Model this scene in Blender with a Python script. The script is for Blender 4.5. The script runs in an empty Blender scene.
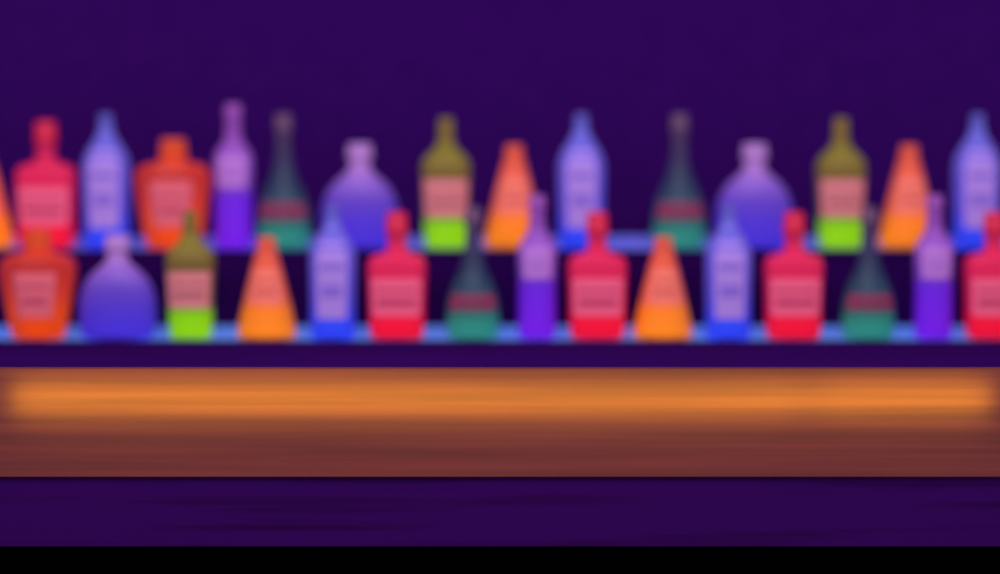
import bpy, bmesh, math, random
random.seed(4)
scene = bpy.context.scene
scene.view_settings.view_transform = 'Standard'
scene.view_settings.look = 'None'
scene.view_settings.exposure = 0
scene.view_settings.gamma = 1

F = 2727.0
D0 = 6.0
TH = math.atan(191/F)
CZ = 1.637

def P(px, py, Y):
    dx = (px-500)/F; u = (287-py)/F
    dY = math.cos(TH)+u*math.sin(TH)
    dZ = -math.sin(TH)+u*math.cos(TH)
    k = (Y+D0)/dY
    return dx*k, CZ+dZ*k

def s2l(c):
    c = c/255.0
    return c/12.92 if c <= 0.04045 else ((c+0.055)/1.055)**2.4
def col(c, g=1.0):
    return (min(1, s2l(c[0])*g), min(1, s2l(c[1])*g), min(1, s2l(c[2])*g), 1)

# ---------------------------------------------------------------- materials
def base_mat(name, rough=0.5, spec=0.3):
    m = bpy.data.materials.new(name); m.use_nodes = True
    nt = m.node_tree; b = nt.nodes['Principled BSDF']
    b.inputs['Roughness'].default_value = rough
    b.inputs['Specular IOR Level'].default_value = spec
    return m, nt, b

def streak_mat(name, c1, c2, scale=(0.6, 1, 22), rough=0.8, spec=0.0, lo=0.35, hi=0.65, nscale=2.0):
    m, nt, b = base_mat(name, rough, spec)
    tc = nt.nodes.new('ShaderNodeTexCoord'); mp = nt.nodes.new('ShaderNodeMapping')
    mp.inputs['Scale'].default_value = scale
    nz = nt.nodes.new('ShaderNodeTexNoise'); nz.inputs['Scale'].default_value = nscale
    nz.inputs['Detail'].default_value = 4
    cr = nt.nodes.new('ShaderNodeValToRGB')
    cr.color_ramp.elements[0].position = lo; cr.color_ramp.elements[0].color = col(c1)
    cr.color_ramp.elements[1].position = hi; cr.color_ramp.elements[1].color = col(c2)
    nt.links.new(tc.outputs['Object'], mp.inputs[0]); nt.links.new(mp.outputs[0], nz.inputs['Vector'])
    nt.links.new(nz.outputs[0], cr.inputs[0]); nt.links.new(cr.outputs[0], b.inputs['Base Color'])
    return m

def plain_mat(name, c, rough=0.5, spec=0.3, emit=0.0, g=1.0):
    m, nt, b = base_mat(name, rough, spec)
    nz = nt.nodes.new('ShaderNodeTexNoise'); nz.inputs['Scale'].default_value = 30
    mx = nt.nodes.new('ShaderNodeMix'); mx.data_type = 'RGBA'
    cc = col(c, g)
    mx.inputs[6].default_value = cc
    mx.inputs[7].default_value = tuple(x*0.88 for x in cc[:3])+(1,)
    nt.links.new(nz.outputs[0], mx.inputs[0]); nt.links.new(mx.outputs[2], b.inputs['Base Color'])
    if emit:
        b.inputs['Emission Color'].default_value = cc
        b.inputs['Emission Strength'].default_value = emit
    return m

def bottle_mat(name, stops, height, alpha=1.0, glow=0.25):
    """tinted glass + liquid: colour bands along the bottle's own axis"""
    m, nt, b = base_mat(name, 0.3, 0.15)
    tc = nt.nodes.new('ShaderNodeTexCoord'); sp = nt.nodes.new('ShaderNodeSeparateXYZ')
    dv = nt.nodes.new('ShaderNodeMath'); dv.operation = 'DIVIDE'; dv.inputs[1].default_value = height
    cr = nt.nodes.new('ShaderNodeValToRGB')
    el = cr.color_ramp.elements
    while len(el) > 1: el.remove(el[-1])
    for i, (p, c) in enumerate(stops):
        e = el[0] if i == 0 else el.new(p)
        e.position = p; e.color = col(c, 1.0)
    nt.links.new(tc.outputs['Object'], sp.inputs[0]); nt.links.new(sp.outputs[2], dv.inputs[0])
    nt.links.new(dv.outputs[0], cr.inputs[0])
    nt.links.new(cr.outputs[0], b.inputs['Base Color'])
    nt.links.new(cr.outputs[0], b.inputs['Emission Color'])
    b.inputs['Emission Strength'].default_value = glow  # emission stands in for backlight shining through the bottle
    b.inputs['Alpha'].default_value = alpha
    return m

# ---------------------------------------------------------------- mesh helpers
def new_obj(name, bm, mats, smooth=False):
    me = bpy.data.meshes.new(name); bm.to_mesh(me); bm.free()
    for m in mats: me.materials.append(m)
    if smooth:
        for p in me.polygons: p.use_smooth = True
    o = bpy.data.objects.new(name, me); scene.collection.objects.link(o)
    return o

def add_box(bm, x0, x1, y0, y1, z0, z1, mi=0):
    vs = [bm.verts.new((x, y, z)) for x in (x0, x1) for y in (y0, y1) for z in (z0, z1)]
    q = [(0,1,3,2),(4,6,7,5),(0,4,5,1),(2,3,7,6),(0,2,6,4),(1,5,7,3)]
    for f in q:
        fc = bm.faces.new([vs[i] for i in f]); fc.material_index = mi

def box_obj(name, dims, mat, bevel=0.0):
    bm = bmesh.new(); add_box(bm, *dims)
    bmesh.ops.recalc_face_normals(bm, faces=bm.faces)
    if bevel: bmesh.ops.bevel(bm, geom=bm.edges[:], offset=bevel, segments=2, affect='EDGES')
    return new_obj(name, bm, [mat])

# ---------------------------------------------------------------- bottles
S = 6.0/F   # metres per reference pixel
def se(a, n):
    c, s = math.cos(a), math.sin(a)
    return (math.copysign(abs(c)**(2/n), c), math.copysign(abs(s)**(2/n), s))

def chaikin(pts, it=2):
    for _ in range(it):
        q = [pts[0]]
        for i in range(len(pts)-1):
            a, b = pts[i], pts[i+1]
            q.append((a[0]*.75+b[0]*.25, a[1]*.75+b[1]*.25))
            q.append((a[0]*.25+b[0]*.75, a[1]*.25+b[1]*.75))
        q.append(pts[-1]); pts = q
    return pts

T = {}
# prof: (half width px, height px); H = total height
T['red_liquor_bottle'] = dict(
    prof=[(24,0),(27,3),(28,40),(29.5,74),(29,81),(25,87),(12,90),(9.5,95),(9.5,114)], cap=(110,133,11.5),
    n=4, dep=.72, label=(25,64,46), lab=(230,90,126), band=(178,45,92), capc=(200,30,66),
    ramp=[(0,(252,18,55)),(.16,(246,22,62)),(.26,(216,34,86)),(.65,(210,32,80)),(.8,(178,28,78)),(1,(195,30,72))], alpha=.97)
T['blue_liquor_bottle'] = dict(
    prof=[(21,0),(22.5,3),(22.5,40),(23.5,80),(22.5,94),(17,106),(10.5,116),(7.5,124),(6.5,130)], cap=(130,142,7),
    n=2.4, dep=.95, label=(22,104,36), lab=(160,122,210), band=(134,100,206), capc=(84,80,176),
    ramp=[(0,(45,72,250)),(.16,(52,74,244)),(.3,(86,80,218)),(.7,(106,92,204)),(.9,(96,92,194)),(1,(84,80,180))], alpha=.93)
T['faceted_orange_liquor_bottle'] = dict(
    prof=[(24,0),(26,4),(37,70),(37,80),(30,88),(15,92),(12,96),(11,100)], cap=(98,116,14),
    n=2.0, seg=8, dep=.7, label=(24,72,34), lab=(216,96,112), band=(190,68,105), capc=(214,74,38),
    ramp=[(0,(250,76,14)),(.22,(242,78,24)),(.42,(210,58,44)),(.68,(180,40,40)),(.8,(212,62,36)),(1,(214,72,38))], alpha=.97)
T['purple_liquor_bottle'] = dict(
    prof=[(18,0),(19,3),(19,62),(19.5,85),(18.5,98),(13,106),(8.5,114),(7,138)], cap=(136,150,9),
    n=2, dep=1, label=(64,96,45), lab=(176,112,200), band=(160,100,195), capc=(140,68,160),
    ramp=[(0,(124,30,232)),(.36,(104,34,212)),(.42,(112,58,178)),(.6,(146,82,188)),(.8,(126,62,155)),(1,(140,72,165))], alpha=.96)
T['dark_green_liquor_bottle'] = dict(
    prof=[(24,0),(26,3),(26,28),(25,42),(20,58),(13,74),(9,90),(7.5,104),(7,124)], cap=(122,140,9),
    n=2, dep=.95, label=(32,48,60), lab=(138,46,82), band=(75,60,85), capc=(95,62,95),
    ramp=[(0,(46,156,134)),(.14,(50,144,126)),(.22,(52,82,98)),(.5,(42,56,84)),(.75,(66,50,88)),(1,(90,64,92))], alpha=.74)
T['round_flask_liquor_bottle'] = dict(
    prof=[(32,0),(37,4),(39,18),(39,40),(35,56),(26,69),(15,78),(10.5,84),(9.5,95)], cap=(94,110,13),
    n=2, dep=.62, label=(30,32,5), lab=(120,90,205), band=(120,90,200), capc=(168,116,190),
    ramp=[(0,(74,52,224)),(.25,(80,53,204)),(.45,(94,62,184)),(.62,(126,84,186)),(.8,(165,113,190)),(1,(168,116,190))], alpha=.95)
T['olive_wine_bottle'] = dict(
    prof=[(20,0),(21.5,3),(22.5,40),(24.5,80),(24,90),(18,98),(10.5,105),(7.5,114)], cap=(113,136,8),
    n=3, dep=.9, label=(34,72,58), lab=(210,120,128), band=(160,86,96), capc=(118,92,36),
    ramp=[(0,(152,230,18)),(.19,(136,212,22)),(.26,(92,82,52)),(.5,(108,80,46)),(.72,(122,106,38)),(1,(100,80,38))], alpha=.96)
T['conical_orange_liquor_bottle'] = dict(
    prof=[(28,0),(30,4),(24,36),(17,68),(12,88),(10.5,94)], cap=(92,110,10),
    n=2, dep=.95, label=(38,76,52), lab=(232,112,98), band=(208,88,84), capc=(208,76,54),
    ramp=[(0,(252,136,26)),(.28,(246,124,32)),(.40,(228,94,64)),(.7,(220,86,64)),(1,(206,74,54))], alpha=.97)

mats = {}
def bottle(kind, cx, ytop, ybase, Y):
    t = T[kind]
    X, Z = P(cx, ybase, Y)
    _, ZT = P(cx, ytop+4, Y)
    sc = (Y+6)/6*S
    Hn = t['cap'][1]
    zs = (ZT-Z)/Hn
    key = kind
    if key not in mats:
        mats[key] = (bottle_mat(kind+'_glass', t['ramp'], ZT-Z, t['alpha']),
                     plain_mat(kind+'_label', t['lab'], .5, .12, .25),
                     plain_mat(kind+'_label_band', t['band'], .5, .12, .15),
                     plain_mat(kind+'_cap', t['capc'], .4, .15, .2))  # labels, bands and caps have a small built-in glow too
    bm = bmesh.new()
    seg = t.get('seg', 40); n = t['n']; dep = t['dep']
    facet = 'seg' in t
    prof = t['prof'] if facet else [t['prof'][0]]+chaikin(t['prof'][1:], 2)
    off = math.pi/seg if facet else 0
    norm = math.cos(math.pi/seg) if facet else 1
    def ring(hw, h, dd=dep, nn=n, sg=seg):
        r = []
        o = off if sg == seg else 0
        for i in range(sg):
            x, y = se(2*math.pi*i/sg+o, nn)
            k = (1/norm) if sg == seg else 1
            r.append(bm.verts.new((x*hw*sc*k, y*hw*sc*dd*k, h*zs)))
        return r
    def loft(rings, mi):
        for a, b in zip(rings, rings[1:]):
            m = len(a)
            for i in range(m):
                f = bm.faces.new((a[i], a[(i+1)%m], b[(i+1)%m], b[i])); f.material_index = mi; f.smooth = not facet
    bodymax = max(p[0] for p in prof)
    def blend(hw, h):
        # neck is round, body keeps its own cross-section
        k = min(1, max(0, (hw-13)/(bodymax-13)))
        return (1+(dep-1)*k, 2+(n-2)*k)
    rings = []
    for hw, h in prof:
        dd, nn = blend(hw, h)
        rings.append(ring(hw, h, dd, nn))
    f = bm.faces.new(list(reversed(rings[0]))); f.material_index = 0
    loft(rings, 0)
    f = bm.faces.new(rings[-1]); f.material_index = 0
    # cap / stopper with lip
    c0, c1, cw = t['cap']
    cr = [ring(cw*a, c0+(c1-c0)*b, 1, 2, 24) for a, b in ((.9,0),(1,.06),(1,.3),(.9,.36),(.92,.9),(.8,1))]
    loft(cr, 3)
    f = bm.faces.new(cr[-1]); f.material_index = 3
    f = bm.faces.new(list(reversed(cr[0]))); f.material_index = 3
    # wrap-around label following the body
    l0, l1, la = t['label']
    def hw_at(h):
        for a, b in zip(prof, prof[1:]):
            if a[1] <= h <= b[1]:
                return a[0]+(b[0]-a[0])*(h-a[1])/max(1e-6, b[1]-a[1])
        return prof[-1][0]
    def patch(h0, h1, ang, grow, mi, rows=6, colsn=16):
        g = []
        for j in range(rows+1):
            h = h0+(h1-h0)*j/rows; hw = hw_at(h)
            dd, nn = blend(hw, h); row = []
            for i in range(colsn+1):
                a = math.radians(-90-ang+2*ang*i/colsn)
                if facet:
                    aa = (a-off) % (2*math.pi/seg)-math.pi/seg
                    rr = math.cos(math.pi/seg)/math.cos(aa)/norm
                    x, y = math.cos(a)*rr, math.sin(a)*rr
                else:
                    x, y = se(a, nn)
                row.append(bm.verts.new((x*(hw*sc+grow), y*(hw*sc*dd+grow), h*zs)))
            g.append(row)
        for j in range(rows):
            for i in range(colsn):
                f = bm.faces.new((g[j][i], g[j][i+1], g[j+1][i+1], g[j+1][i])); f.material_index = mi; f.smooth = not facet
    if l1-l0 > 4:
        patch(l0, l1, la, .0012, 1)
        hh = l1-l0
        patch(l0+hh*.64, l0+hh*.72, la*.7, .0020, 2, 1)
        patch(l0+hh*.28, l0+hh*.44, la*.6, .0020, 2, 1)
    o = new_obj(kind, bm, list(mats[key]))
    o.location = (X, Y, Z)
    return o

R='red_liquor_bottle'; B='blue_liquor_bottle'; FO='faceted_orange_liquor_bottle'; PU='purple_liquor_bottle'
G='dark_green_liquor_bottle'; RF='round_flask_liquor_bottle'; O='olive_wine_bottle'; C='conical_orange_liquor_bottle'
YU, YL = 0.16, -0.01
BU, BL = 248, 338
for k, cx, top in [(C,-16,141),(R,47,117),(B,107,110),(FO,174,135),(PU,234,100),(G,284,110),(RF,360,140),(O,446,114),
                   (C,514,141),(B,581,110),(G,679,110),(RF,754,140),(O,840,114),(C,908,141),(B,976,110),(G,1077,110)]:
    bottle(k, cx, top, BU, YU)
for k, cx, top in [(FO,39,226),(RF,118,231),(O,191,207),(C,267,233),(B,333,201),(R,397,208),(G,473,203),(PU,537,191),
                   (R,597,208),(C,663,233),(B,728,201),(R,793,208),(G,868,203),(PU,933,191),(R,993,208),(C,1059,233),(B,-40,201)]:
    bottle(k, cx, top, BL, YL)

# ---------------------------------------------------------------- stepped back-bar display
W = 1.9
zU = P(500, BU, YU)[1]-.0005; zL = P(500, BL, YL)[1]-.0005
zC = P(500, 368.5, -0.6)[1]
purple = streak_mat('display_riser_paint', (46,6,82), (41,6,76), (1,1,3))
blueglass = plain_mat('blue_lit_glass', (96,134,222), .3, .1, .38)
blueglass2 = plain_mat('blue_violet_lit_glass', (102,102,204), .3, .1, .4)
def part(name, dims, mat, parent):
    o = box_obj(name, dims, mat, .001); o.parent = parent; return o
def empty(name):
    e = bpy.data.objects.new(name, None); scene.collection.objects.link(e); return e
lo = empty('bottle_display_step'); up = empty('bottle_display_step')
part('lower_step', (-W, W, -.075, .08, zC-.001, zL-.004), purple, lo)
part('lower_nosing', (-W, W, -.078, -.055, zL-.010, zL), purple, lo)
part('lower_glass', (-W, W, -.055, .07, zL-.004, zL), blueglass, lo)
part('upper_step', (-W, W, .08, .25, zC-.001, zU-.004), purple, up)
part('upper_nosing', (-W, W, .076, .108, zU-.010, zU), purple, up)
part('upper_glass', (-W, W, .108, .24, zU-.004, zU), blueglass2, up)
box_obj('led_light_rail', (-W, W, .070, .078, zL, zL+.020), blueglass, .001)
box_obj('led_light_rail', (-W, W, .240, .248, zU, zU+.022), blueglass2, .001)

# ---------------------------------------------------------------- bar counter
wood = streak_mat('counter_wood', (112,54,56), (130,61,60), (.5,1,22), nscale=2.2)
panel = streak_mat('counter_panel_stain', (42,7,64), (54,10,88), (.8,1,20), lo=.28, hi=.48, nscale=1.6)
topm = streak_mat('counter_top_lacquer', (49,8,84), (45,7,78), (1,3,1), rough=.9)
black = plain_mat('black_plinth', (2,2,2), .8, 0)
cnt = empty('bar_counter')
z2 = P(500, 477, -0.6)[1]; z3 = P(500, 546, -0.585)[1]
part('top_slab', (-W, W, -.598, .45, zC-.03, zC-.0005), topm, cnt)
part('wood_apron', (-W, W, -.60, -.575, z2, zC), wood, cnt)
part('front_panel', (-W, W, -.592, -.56, z3, z2+.01), panel, cnt)
part('plinth', (-W, W, -.58, .45, 0.0, z3), black, cnt)

# ---------------------------------------------------------------- room
wallm = streak_mat('purple_wall_paint', (48,8,88), (53,9,93), (9,9,9), rough=.9)
box_obj('wall_back', (-3, 3, .55, .65, 0, 3.0), wallm)
box_obj('floor', (-3, 3, -3.0, .55, -.05, 0), plain_mat('black_floor', (2,2,3), .8, 0))

# ---------------------------------------------------------------- lights
w = bpy.data.worlds.new('bar_ambience'); scene.world = w; w.use_nodes = True
w.node_tree.nodes['Background'].inputs[0].default_value = (.95, .9, 1.0, 1)
w.node_tree.nodes['Background'].inputs[1].default_value = .62

def area(name, loc, rot, sx, sy, power, c):
    l = bpy.data.lights.new(name, 'AREA'); l.shape = 'RECTANGLE'; l.size = sx; l.size_y = sy
    l.energy = power; l.color = c
    o = bpy.data.objects.new(name, l); o.location = loc; o.rotation_euler = rot
    scene.collection.objects.link(o); return o
area('fill_softbox', (0, -2.2, 3.2), (math.radians(38), 0, 0), 3.5, 1.0, 60, (.95,.93,1))  # added fill from above and in front, not a fixture of the bar
def strip(x0, x1, ppm, h=.052):
    a, z = P(x0, 398, -.6); b, _ = P(x1, 398, -.6)
    area('apron_glow_lamp', ((a+b)/2, -.634, z), (math.radians(90), 0, 0), b-a, h, ppm*(b-a), (.72,1,.02))  # unseen lamp hovering before the apron, added to throw its orange glow
strip(14, 790, 1.1)
strip(790, 828, .95, .044)
strip(828, 990, 1.1)

# ---------------------------------------------------------------- camera
cam = bpy.data.cameras.new('camera'); co = bpy.data.objects.new('camera', cam)
scene.collection.objects.link(co)
co.location = (0, -6, CZ); co.rotation_euler = (math.pi/2-TH, 0, 0)
cam.sensor_width = 36; cam.lens = F/1000*36
cam.dof.use_dof = True; cam.dof.focus_distance = 5.4; cam.dof.aperture_fstop = cam.lens/1000/0.28
scene.camera = co
